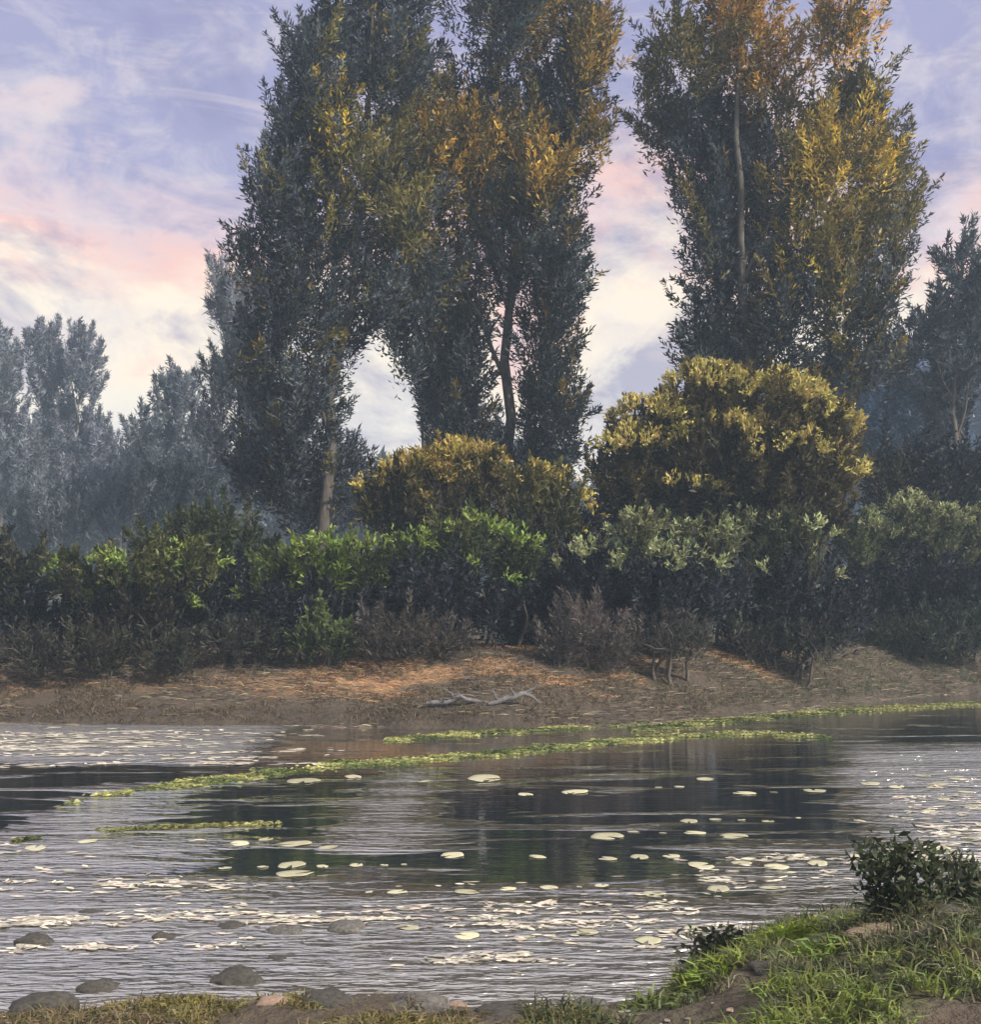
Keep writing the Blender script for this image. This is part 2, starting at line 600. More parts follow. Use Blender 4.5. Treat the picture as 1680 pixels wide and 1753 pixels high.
def tree(name, label, cat, base_px, Y, blobs_px, trunk_r, top_px, leaf, dens=1.0, clump=0.55, depth=0.8, group=None, bark=None,
         up=0.4, limbs=9, alt=None):
    """a tree: trunk (> limb), crown. blobs_px rows: px, py, rx, ry, colour"""
    bx = (base_px - 840.0) / FPX * Y
    bz = float(ground_h(bx, Y)) - 0.1
    base = np.array((bx, Y, bz))
    root = empty(name, base)
    tag(root, label, cat, group)
    s = Y / FPX
    blobs = []
    for px, py, rx, ry, colr in blobs_px:
        c = at(px, py, Y)
        c[1] += rng.uniform(-1, 1) * depth * 1.3 - (1.2 if max(colr) > 0.2 else 0.0)
        g = 1.2 if max(colr) > 0.2 else 1.0
        blobs.append((c, (rx * s * g, max(rx, ry) * s * depth, ry * s * g), colr))
    top = at(top_px[0], top_px[1], Y)
    tr = curve_pts(base, top, 14, 0, 0.10)
    rad = trunk_r * (1 - np.linspace(0, 0.9, 14)) * (1 + 0.5 * np.exp(-np.linspace(0, 14, 14)))
    V, F = tube_arrays(tr - base, rad, 9)
    trunk = link_mesh('trunk', np_mesh('trunk', V, F, smooth=True), bark or BARK, root)
    order = sorted(range(len(blobs)), key=lambda i: -blobs[i][1][0])[:limbs]
    for i in order:
        c = blobs[i][0]
        zt = max(base[2] + 0.25 * (c[2] - base[2]), c[2] - 0.9 * abs(c[0] - np.interp(c[2], tr[:, 2], tr[:, 0])) - rng.uniform(1.0, 3.0))
        zt = max(zt, base[2] + 0.6)
        j = int(np.argmin(abs(tr[:, 2] - zt)))
        r0 = max(0.02, rad[j] * 0.55)
        parts = []
        lp = curve_pts(tr[j], c, 8, 0.06, 0.3)
        parts.append(tube_arrays(lp - base, np.linspace(r0, 0.015, 8), 6))
        for q in range(7):
            a = lp[rng.integers(2, 8)]
            e = c + norm(rng.normal(size=3)) * np.array(blobs[i][1]) * 0.95
            parts.append(tube_arrays(curve_pts(a, e, 5, 0.05, 0.3) - base, np.linspace(r0 * 0.35, 0.008, 5), 4))
        V, F = merge(parts)
        link_mesh('limb', np_mesh('limb', V, F, smooth=True), bark or BARK, trunk)
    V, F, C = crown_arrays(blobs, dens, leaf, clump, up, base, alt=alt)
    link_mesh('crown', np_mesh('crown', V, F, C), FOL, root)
    return root


# leaf colours, some with light
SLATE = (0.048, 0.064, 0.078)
DARK = (0.024, 0.034, 0.046)  # dark leaves; also shade of undersides put into the colour
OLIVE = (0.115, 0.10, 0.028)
GOLD = (0.42, 0.31, 0.045)  # autumn gold, with sunlit clumps put into the leaf colour
ORANGE = (0.42, 0.25, 0.055)  # autumn orange, with lit crown tops put into the colour
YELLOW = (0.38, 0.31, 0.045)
MIST = (0.14, 0.16, 0.20)  # haze over distant trees put into the leaf colour
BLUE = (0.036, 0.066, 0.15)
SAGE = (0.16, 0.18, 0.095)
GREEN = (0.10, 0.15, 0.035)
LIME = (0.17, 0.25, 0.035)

LEAF = (0.21, 0.050)
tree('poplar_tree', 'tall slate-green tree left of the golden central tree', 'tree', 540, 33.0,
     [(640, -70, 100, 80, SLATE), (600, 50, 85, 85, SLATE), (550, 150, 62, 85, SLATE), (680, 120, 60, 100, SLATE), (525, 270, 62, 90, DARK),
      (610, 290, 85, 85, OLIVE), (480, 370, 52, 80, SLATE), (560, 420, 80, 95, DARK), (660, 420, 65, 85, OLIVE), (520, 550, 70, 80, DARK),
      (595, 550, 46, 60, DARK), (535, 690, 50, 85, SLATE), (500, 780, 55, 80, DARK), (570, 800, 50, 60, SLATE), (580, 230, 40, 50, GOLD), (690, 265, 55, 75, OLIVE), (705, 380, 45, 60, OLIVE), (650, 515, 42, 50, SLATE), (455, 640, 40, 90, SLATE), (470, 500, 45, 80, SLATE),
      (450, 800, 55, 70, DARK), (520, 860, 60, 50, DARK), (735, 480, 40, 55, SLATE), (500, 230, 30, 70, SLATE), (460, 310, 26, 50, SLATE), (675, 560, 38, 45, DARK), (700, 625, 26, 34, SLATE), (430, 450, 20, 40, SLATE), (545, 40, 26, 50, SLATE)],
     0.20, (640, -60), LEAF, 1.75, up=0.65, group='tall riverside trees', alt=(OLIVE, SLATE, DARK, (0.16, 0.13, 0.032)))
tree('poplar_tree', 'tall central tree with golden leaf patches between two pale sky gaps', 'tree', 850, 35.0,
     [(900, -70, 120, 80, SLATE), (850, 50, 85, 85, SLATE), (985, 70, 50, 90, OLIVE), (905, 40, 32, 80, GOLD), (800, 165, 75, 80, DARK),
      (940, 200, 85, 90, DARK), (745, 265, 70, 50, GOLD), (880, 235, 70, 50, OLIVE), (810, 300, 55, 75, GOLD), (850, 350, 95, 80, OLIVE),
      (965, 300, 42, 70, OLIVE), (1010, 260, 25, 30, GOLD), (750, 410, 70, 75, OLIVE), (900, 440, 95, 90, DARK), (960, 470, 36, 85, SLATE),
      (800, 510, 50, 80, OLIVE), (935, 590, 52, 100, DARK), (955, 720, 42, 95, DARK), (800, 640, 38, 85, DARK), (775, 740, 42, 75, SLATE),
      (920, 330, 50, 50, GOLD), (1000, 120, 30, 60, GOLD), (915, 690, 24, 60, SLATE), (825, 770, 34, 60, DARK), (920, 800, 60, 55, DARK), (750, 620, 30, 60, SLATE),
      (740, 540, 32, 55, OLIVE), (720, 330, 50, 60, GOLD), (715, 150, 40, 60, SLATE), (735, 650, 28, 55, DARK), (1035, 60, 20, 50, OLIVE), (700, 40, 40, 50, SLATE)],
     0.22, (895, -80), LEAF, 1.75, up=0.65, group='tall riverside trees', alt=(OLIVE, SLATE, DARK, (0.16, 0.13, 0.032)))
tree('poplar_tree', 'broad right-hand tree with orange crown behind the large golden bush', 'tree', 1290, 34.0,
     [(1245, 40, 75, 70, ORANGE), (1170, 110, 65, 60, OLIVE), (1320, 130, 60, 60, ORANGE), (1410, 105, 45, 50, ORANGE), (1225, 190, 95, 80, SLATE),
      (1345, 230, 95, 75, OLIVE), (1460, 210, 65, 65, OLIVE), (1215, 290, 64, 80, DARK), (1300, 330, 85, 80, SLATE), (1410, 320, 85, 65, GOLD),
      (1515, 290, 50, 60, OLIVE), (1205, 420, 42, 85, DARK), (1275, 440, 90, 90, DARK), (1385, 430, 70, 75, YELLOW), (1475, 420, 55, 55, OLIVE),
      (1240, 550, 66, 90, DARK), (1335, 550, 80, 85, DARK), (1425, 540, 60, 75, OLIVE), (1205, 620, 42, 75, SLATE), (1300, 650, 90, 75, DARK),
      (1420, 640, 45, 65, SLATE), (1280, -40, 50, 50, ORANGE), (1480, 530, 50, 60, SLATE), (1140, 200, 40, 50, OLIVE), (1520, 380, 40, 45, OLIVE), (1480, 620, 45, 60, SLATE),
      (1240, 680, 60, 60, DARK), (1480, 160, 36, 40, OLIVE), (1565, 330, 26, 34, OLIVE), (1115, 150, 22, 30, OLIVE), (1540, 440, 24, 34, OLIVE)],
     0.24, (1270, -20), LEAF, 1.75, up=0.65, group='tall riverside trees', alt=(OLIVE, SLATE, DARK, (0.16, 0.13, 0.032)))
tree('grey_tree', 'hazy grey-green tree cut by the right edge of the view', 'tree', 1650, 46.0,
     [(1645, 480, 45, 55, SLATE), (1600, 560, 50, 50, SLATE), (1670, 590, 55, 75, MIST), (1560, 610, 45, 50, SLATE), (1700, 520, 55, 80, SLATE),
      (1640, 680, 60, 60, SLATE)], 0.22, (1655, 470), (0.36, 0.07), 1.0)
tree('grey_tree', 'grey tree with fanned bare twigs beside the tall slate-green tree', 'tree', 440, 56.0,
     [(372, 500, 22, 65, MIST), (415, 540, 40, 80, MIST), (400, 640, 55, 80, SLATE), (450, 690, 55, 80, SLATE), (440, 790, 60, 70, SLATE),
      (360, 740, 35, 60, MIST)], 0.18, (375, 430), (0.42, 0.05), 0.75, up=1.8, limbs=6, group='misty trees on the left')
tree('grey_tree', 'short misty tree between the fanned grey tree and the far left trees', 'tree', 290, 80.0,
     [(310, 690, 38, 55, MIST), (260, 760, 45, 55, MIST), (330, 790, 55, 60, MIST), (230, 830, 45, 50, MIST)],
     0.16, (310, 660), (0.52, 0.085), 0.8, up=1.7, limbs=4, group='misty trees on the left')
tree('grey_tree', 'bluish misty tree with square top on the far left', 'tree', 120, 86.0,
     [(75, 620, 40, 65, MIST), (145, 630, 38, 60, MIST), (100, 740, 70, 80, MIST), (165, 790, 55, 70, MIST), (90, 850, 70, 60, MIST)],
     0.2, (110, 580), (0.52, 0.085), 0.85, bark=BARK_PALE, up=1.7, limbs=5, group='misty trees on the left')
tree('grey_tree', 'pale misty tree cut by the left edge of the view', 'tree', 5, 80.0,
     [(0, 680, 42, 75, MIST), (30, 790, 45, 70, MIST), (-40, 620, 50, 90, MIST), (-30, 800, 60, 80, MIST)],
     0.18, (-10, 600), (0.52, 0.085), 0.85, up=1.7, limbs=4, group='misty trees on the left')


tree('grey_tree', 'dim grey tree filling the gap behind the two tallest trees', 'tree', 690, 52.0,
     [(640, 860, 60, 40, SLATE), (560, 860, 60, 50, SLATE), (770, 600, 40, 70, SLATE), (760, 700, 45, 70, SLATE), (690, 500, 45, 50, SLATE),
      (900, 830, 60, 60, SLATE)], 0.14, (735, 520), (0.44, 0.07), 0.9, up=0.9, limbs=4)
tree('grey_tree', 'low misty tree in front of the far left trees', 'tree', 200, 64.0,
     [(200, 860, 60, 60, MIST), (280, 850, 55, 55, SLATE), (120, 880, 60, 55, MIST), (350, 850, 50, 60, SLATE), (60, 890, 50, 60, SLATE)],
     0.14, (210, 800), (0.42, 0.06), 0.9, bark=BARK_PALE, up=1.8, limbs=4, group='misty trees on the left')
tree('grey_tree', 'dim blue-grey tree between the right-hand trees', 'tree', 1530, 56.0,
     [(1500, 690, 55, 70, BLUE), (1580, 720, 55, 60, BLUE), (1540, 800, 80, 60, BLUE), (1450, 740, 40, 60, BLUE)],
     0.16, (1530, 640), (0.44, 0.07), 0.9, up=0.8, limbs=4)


# far wood across the back: one mass
def distant_wood():
    blobs = []
    for i in range(70):
        px = -350 + i * 34 + rng.uniform(-15, 15)
        Y = rng.uniform(105, 128)
        top = 815 + 25 * math.sin(px * 0.013) + rng.uniform(-25, 25)
        if px > 1400:
            top = 660 + rng.uniform(-35, 40)
        elif px > 1250:
            top = 760
        n = max(1, int((1040 - top) / 70))
        for k in range(n):
            py = top + 45 + k * 75
            c = at(px, py, Y)
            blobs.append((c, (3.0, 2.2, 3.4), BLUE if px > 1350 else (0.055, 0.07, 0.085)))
    V, F, C = crown_arrays(blobs, 0.13, (1.35, 0.5), 1.6, 0.3)
    o = link_mesh('distant_wood', np_mesh('distant_wood', V, F, C), FOL)
    tag(o, 'blue hazy wood forming one mass far behind the riverside trees', 'wood', kind='stuff')


distant_wood()


# ------------------------------------------------------------------ shrubs
def rosette_mesh(name, nl, L, W, col, spread=0.9):
    """fan of leaves growing up and outward from one point"""
    nt = 6
    a = rng.uniform(0, 2 * math.pi, nt)
    el = rng.uniform(0.35, 1.35, nt)
    tw = np.stack([np.cos(a) * np.cos(el) * spread, np.sin(a) * np.cos(el) * spread, np.sin(el)], -1)
    k = rng.integers(0, nt, nl)
    t = rng.random(nl) ** 0.7
    d = tw[k] + rng.normal(size=(nl, 3)) * 0.35
    cen = tw[k] * (t * L * 1.7)[:, None] + rng.normal(size=(nl, 3)) * 0.03
    V, F, C = leaf_arrays(cen, d, L * 0.62, W * 0.62, vary(col, nl, 0.3, 0.1), 0.4)
    V2, F2, C2 = leaf_arrays(tw * L * 0.85, tw, L * 1.7, 0.016, vary((0.07, 0.055, 0.035), nt, 0.2, 0.05), 0.0)
    V, F, C = np.concatenate([V, V2]), np.concatenate([F, F2 + len(V)]), np.concatenate([C, C2])
    return np_mesh(name, V, F, C)


def rosette_set(col, n=5, nl=60, L=0.26, W=0.085):
    return [rosette_mesh('leaf_tuft', nl, L, W, col) for _ in range(n)]


def shrub(name, label, cat, base_px, Y, blobs_px, leaf=(0.2, 0.06), dens=1.3, clump=0.4, up=0.6, group=None, ros=None, nros=0, depth=0.8,
          bark=None, stems=7, base_up=0.0):
    bx = (base_px - 840.0) / FPX * Y
    bz = float(ground_h(bx, Y)) - 0.05
    base = np.array((bx, Y, bz))
    root = empty(name, base)
    tag(root, label, cat, group)
    s = Y / FPX
    blobs = []
    for px, py, rx, ry, colr in blobs_px:
        c = at(px, py, Y)
        c[1] += rng.uniform(-0.5, 0.5) * rx * s * 0.6
        blobs.append((c, (rx * s, max(rx, ry) * s * depth, ry * s), [v * (0.62 if v < 0.3 else 1) for v in colr]))  # foliage darkened so that only the tufts look lit
    for q in range(stems):
        c, r_, _ = blobs[rng.integers(0, len(blobs))]
        e = c + rng.uniform(-0.6, 0.6, 3) * np.array(r_)
        e[2] = max(e[2], base[2] + 0.5)
        a = base + np.array((0.75 * (e[0] - base[0]) + rng.uniform(-0.15, 0.15), rng.uniform(0.0, 0.5), 0))
        a[2] = float(ground_h(a[0], a[1])) - 0.05
        parts = [tube_arrays(curve_pts(a, e, 7, 0.05, 0.3) - base, np.linspace(0.05, 0.01, 7), 5)]
        for w in range(4):
            m = a * 0.4 + e * 0.6
            parts.append(tube_arrays(curve_pts(m, c + rng.uniform(-1, 1, 3) * np.array(r_) * 0.9, 5, 0, 0.3) - base, np.linspace(0.018, 0.005, 5), 4))
        V, F = merge(parts)
        link_mesh('stem', np_mesh('stem', V, F, smooth=True), bark or BARK, root)
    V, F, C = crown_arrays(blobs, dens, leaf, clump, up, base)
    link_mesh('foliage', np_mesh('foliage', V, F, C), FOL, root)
    if ros:
        top = [b for b in blobs]
        zs = np.array([b[0][2] for b in top])
        w = np.array([b[1][0] * b[1][2] for b in top]) * np.clip((zs - zs.min()) / (zs.max() - zs.min() + 1e-6), 0.05, 1) ** 0.7; w = w / w.sum()
        for q in range(nros):
            c, r_, _ = top[rng.choice(len(top), p=w)]
            u = norm(np.array((rng.normal() * 0.9 + 0.3, rng.normal() * 0.6 - 0.25, abs(rng.normal()) * 0.9 + 0.55)))  # bright tufts kept to top and right, as painted sunlight
            p = c + u * np.array(r_) * rng.uniform(0.9, 1.06) - base
            o = link_mesh('leaf_tuft', ros[rng.integers(0, len(ros))], FOL, root, p)
            q_ = mathutils.Vector((u[0], u[1] * 0.6, u[2] + 0.5)).to_track_quat('Z', 'X')
            o.rotation_euler = q_.to_euler()
            o.scale = [float(rng.uniform(0.75, 1.3))] * 3
    return root


BUSHGOLD = (0.145, 0.125, 0.040)  # lit top and right side put into the leaf colour
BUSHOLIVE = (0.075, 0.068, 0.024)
BUSHSHADE = (0.036, 0.034, 0.022)  # shade low in the bush put into the leaf colour
gold_ros = rosette_set((0.46, 0.40, 0.13), 6, 80, 0.21, 0.066)  # sunlight on the rims put into the tuft colour
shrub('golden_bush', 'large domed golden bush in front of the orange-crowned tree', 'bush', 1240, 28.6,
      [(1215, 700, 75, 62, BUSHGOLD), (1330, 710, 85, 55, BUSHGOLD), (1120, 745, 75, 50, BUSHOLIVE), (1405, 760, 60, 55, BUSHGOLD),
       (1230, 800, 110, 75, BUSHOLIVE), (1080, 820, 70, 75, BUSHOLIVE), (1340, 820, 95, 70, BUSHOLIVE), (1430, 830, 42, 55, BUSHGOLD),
       (1150, 880, 120, 55, BUSHSHADE), (1320, 890, 120, 50, BUSHSHADE)], (0.18, 0.052), 1.8, 0.36, 0.7, ros=gold_ros, nros=270, group='golden bushes')
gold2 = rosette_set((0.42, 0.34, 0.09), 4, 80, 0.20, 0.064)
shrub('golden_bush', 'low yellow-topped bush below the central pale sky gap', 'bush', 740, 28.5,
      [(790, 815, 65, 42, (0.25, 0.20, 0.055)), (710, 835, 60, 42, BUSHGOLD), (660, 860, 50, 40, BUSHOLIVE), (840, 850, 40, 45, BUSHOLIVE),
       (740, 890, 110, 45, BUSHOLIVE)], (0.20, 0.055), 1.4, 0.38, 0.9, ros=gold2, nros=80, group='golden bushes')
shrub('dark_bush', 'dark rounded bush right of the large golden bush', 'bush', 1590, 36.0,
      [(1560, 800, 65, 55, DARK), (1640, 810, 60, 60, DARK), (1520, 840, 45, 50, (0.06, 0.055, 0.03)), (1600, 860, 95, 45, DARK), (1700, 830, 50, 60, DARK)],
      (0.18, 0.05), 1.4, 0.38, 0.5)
HG = 'shrubs along the far bank'  # shrub tops coloured as lit, lower leaves DARK as shade
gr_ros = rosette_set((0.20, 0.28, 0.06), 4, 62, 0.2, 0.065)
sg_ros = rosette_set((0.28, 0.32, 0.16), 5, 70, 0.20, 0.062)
shrub('green_shrub', 'olive-topped shrub with front leaves coloured dark as shade at the far left of the bank', 'shrub', 230, 25.6,
      [(240, 985, 80, 40, (0.10, 0.12, 0.035)), (150, 1000, 60, 40, (0.07, 0.085, 0.03)), (330, 985, 50, 45, (0.12, 0.15, 0.045)), (240, 1060, 110, 60, BUSHSHADE),
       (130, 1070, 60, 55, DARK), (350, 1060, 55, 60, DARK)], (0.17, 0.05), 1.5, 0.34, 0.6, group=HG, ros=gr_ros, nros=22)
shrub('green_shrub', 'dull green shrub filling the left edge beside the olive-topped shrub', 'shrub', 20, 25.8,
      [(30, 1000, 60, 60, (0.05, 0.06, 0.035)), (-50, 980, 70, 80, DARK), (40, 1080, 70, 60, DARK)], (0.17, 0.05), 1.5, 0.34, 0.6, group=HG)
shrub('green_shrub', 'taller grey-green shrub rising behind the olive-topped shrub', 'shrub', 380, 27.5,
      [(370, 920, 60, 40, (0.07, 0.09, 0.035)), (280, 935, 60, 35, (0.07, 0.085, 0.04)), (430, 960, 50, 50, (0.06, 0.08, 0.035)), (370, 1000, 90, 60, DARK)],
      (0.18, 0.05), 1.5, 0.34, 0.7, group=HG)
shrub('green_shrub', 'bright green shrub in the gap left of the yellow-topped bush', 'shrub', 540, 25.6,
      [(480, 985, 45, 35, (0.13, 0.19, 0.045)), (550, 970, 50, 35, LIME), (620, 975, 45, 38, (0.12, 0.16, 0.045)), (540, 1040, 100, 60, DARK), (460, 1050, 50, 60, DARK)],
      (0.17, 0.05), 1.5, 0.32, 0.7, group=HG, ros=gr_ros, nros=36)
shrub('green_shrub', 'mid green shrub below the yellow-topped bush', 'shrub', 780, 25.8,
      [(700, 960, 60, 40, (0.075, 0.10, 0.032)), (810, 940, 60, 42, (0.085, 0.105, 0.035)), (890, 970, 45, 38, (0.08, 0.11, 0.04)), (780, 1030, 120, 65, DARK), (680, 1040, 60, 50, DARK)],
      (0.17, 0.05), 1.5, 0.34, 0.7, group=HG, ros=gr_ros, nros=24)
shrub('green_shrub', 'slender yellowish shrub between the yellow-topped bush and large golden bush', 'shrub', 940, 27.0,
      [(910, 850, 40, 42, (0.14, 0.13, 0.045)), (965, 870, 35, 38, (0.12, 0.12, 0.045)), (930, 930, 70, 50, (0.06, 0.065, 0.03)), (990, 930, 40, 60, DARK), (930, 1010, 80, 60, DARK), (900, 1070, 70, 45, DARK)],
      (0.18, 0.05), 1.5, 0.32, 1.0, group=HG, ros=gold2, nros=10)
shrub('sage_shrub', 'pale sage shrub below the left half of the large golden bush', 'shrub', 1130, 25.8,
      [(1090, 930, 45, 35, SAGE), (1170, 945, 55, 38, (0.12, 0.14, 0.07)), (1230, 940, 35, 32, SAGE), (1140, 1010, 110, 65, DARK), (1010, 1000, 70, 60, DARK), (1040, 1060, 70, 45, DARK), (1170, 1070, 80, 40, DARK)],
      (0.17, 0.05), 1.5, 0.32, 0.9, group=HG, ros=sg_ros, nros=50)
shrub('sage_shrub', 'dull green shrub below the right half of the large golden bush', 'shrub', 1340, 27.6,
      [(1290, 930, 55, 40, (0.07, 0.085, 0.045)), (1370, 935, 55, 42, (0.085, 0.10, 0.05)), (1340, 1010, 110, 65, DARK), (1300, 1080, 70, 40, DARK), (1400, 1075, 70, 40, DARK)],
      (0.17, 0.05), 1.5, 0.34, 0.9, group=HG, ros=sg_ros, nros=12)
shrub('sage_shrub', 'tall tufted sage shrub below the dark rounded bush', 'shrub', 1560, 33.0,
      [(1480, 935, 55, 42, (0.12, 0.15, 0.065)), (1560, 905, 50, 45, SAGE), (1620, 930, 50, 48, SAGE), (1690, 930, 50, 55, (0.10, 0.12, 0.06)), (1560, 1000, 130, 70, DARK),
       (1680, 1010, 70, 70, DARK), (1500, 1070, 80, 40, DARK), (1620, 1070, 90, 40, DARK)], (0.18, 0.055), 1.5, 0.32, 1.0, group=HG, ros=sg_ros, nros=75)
shrub('small_shrub', 'small bright green shrub at the water side below the bright green shrub', 'shrub', 555, 24.3,
      [(560, 1075, 28, 26, (0.13, 0.18, 0.06)), (520, 1095, 30, 24, (0.08, 0.11, 0.04)), (575, 1105, 35, 22, (0.07, 0.09, 0.04))],
      (0.13, 0.04), 1.8, 0.24, 0.8, stems=4)
TWIG = (0.085, 0.075, 0.075)
shrub('dry_shrub', 'low greyish-brown dry shrub left of centre on the bank', 'shrub', 690, 24.4,
      [(640, 1085, 40, 28, TWIG), (710, 1080, 50, 26, (0.11, 0.095, 0.085)), (770, 1090, 35, 26, TWIG), (690, 1110, 80, 22, (0.08, 0.07, 0.06))],
      (0.16, 0.02), 1.5, 0.3, 1.0, stems=5, group='dry shrubs on the bank')
shrub('dry_shrub', 'domed mauve-brown dry shrub beneath the dark gap at centre right', 'shrub', 1010, 24.4,
      [(1010, 1075, 62, 36, (0.12, 0.10, 0.10)), (960, 1100, 45, 28, TWIG), (1060, 1105, 45, 28, TWIG)], (0.16, 0.02), 1.8, 0.3, 1.0, stems=5,
      group='dry shrubs on the bank')
shrub('dry_shrub', 'dull brown dry shrub beside the domed mauve-brown shrub', 'shrub', 1140, 24.6,
      [(1130, 1085, 40, 26, (0.08, 0.075, 0.07)), (1190, 1095, 45, 24, (0.07, 0.07, 0.06))], (0.16, 0.02), 1.6, 0.3, 1.0, stems=4, group='dry shrubs on the bank')
shrub('small_shrub', 'low blue-green waterside shrub at the right edge of the bank', 'shrub', 1580, 32.2,
      [(1500, 1085, 70, 28, (0.06, 0.08, 0.05)), (1600, 1080, 70, 30, (0.055, 0.08, 0.06)), (1690, 1075, 60, 32, (0.05, 0.08, 0.075))],
      (0.22, 0.03), 1.6, 0.3, 1.2, stems=4)
shrub('small_shrub', 'low dark shrub beside the dull brown dry shrub', 'shrub', 1350, 27.0,
      [(1290, 1090, 60, 26, (0.055, 0.06, 0.05)), (1390, 1095, 60, 26, (0.055, 0.06, 0.05))], (0.18, 0.03), 1.6, 0.3, 1.0, stems=4)
shrub('small_shrub', 'low brownish shrub by the water at the left edge', 'shrub', 130, 24.2,
      [(60, 1120, 60, 24, (0.05, 0.05, 0.04)), (170, 1115, 60, 24, (0.05, 0.052, 0.035)), (300, 1115, 60, 22, (0.045, 0.05, 0.035))],
      (0.18, 0.03), 1.6, 0.3, 1.0, stems=4)
shrub('small_shrub', 'low dark shrub between the brownish shrub and small bright green shrub', 'shrub', 430, 24.4,
      [(400, 1100, 55, 26, (0.045, 0.05, 0.04)), (460, 1105, 40, 24, (0.045, 0.05, 0.045))],
      (0.18, 0.03), 1.6, 0.3, 1.0, stems=4)


# ------------------------------------------------------------------ grasses
def grass_mesh(name, pos, h, w, colr, lean=0.35, lie=0.0):
    n = len(pos)
    d = rng.normal(size=(n, 3)) * lean
    d[:, 2] = 1 - lie
    d[:, 0] += lie * rng.choice((-1, 1), n) * 1.2
    d = norm(d)
    hh = h * rng.uniform(0.5, 1.3, n)[:, None]
    a = pos
    m = pos + d * hh * 0.55
    droop = d * np.array((1.6, 1.6, 0.55))
    t = pos + norm(droop) * hh
    sd = norm(np.cross(d, norm(rng.normal(size=(n, 3))))) * w
    V = np.stack([a - sd * .5, a + sd * .5, m + sd * .4, m - sd * .4, t], 1).reshape(-1, 3)
    k = np.arange(n)[:, None] * 5
    F = np.concatenate([k + np.array((0, 1, 2)), k + np.array((0, 2, 3)), k + np.array((3, 2, 4))])
    C = np.repeat(colr, 5, 0)
    return np_mesh(name, V, F, C)


def scatter(n, x0, x1, y0, y1, test):
    x = rng.uniform(x0, x1, n); y = rng.uniform(y0, y1, n)
    k = test(x, y)
    x, y = x[k], y[k]
    return np.stack([x, y, ground_h(x, y) - 0.01], -1)


def far_straw():
    def t(x, y):
        d = y - np.interp(x, FARX, FARY)
        return (d > 1.0) & (d < 6) & (x < 7.5) & (fbm(x * 0.35 + 2, y * 1.6) > 0.49) & (rng.random(len(x)) < 0.15 + 0.85 * sstep((x + 6.5) / 5.0))
    p = scatter(90000, -14, 9, 20, 31, t)
    c = vary((0.50, 0.32, 0.17), len(p), 0.4, 0.12)
    o = link_mesh('dry_grass', grass_mesh('dry_grass', p, 0.22, 0.011, c, 0.35, 0.72), FOL)
    tag(o, 'flattened orange dry grass in streaks along the far bank', 'grass', kind='stuff')

    def t2(x, y):
        d = y - np.interp(x, FARX, FARY)
        return (d > 0.1) & (d < 7) & (fbm(x * 0.9 + 7, y * 1.2) + 0.4 * (fbm(x * 5, y * 5) - 0.47) > 0.37) & (rng.random(len(x)) < 0.4 + 0.6 * (d < 4.5))
    p = scatter(330000, -16, 19, 20, 42, t2)
    c = vary((0.095, 0.072, 0.045), len(p), 0.6, 0.2)
    g = p[:, 0] > 5 + rng.normal(size=len(p)) * 2
    c[g] = vary((0.075, 0.085, 0.05), int(g.sum()), 0.4, 0.15)
    o = link_mesh('bank_grass', grass_mesh('bank_grass', p, 0.14, 0.014, c, 0.5, 0.15), FOL)
    tag(o, 'short brown grass growing over the far bank', 'grass', kind='stuff')


def bank_litter():
    def t(x, y):
        d = y - np.interp(x, FARX, FARY)
        return (d > -0.15) & (d < 4.5) & (fbm(x * 0.7 + 60, y * 2.6) + rng.normal(size=len(x)) * 0.04 > 0.47)
    p = scatter(160000, -15, 15, 19, 36, t)
    p[:, 2] = np.maximum(p[:, 2], 0.0)
    c = vary((0.12, 0.10, 0.085), len(p), 0.7, 0.15)
    pale = rng.random(len(p)) < 0.12
    c[pale] = vary((0.30, 0.24, 0.17), int(pale.sum()), 0.3, 0.1)
    o = link_mesh('plant_litter', grass_mesh('plant_litter', p, 0.26, 0.016, c, 0.3, 0.85), FOL)
    tag(o, 'dead stalks and leaf litter lying along the brown far bank', 'litter', kind='stuff')


far_straw()
bank_litter()


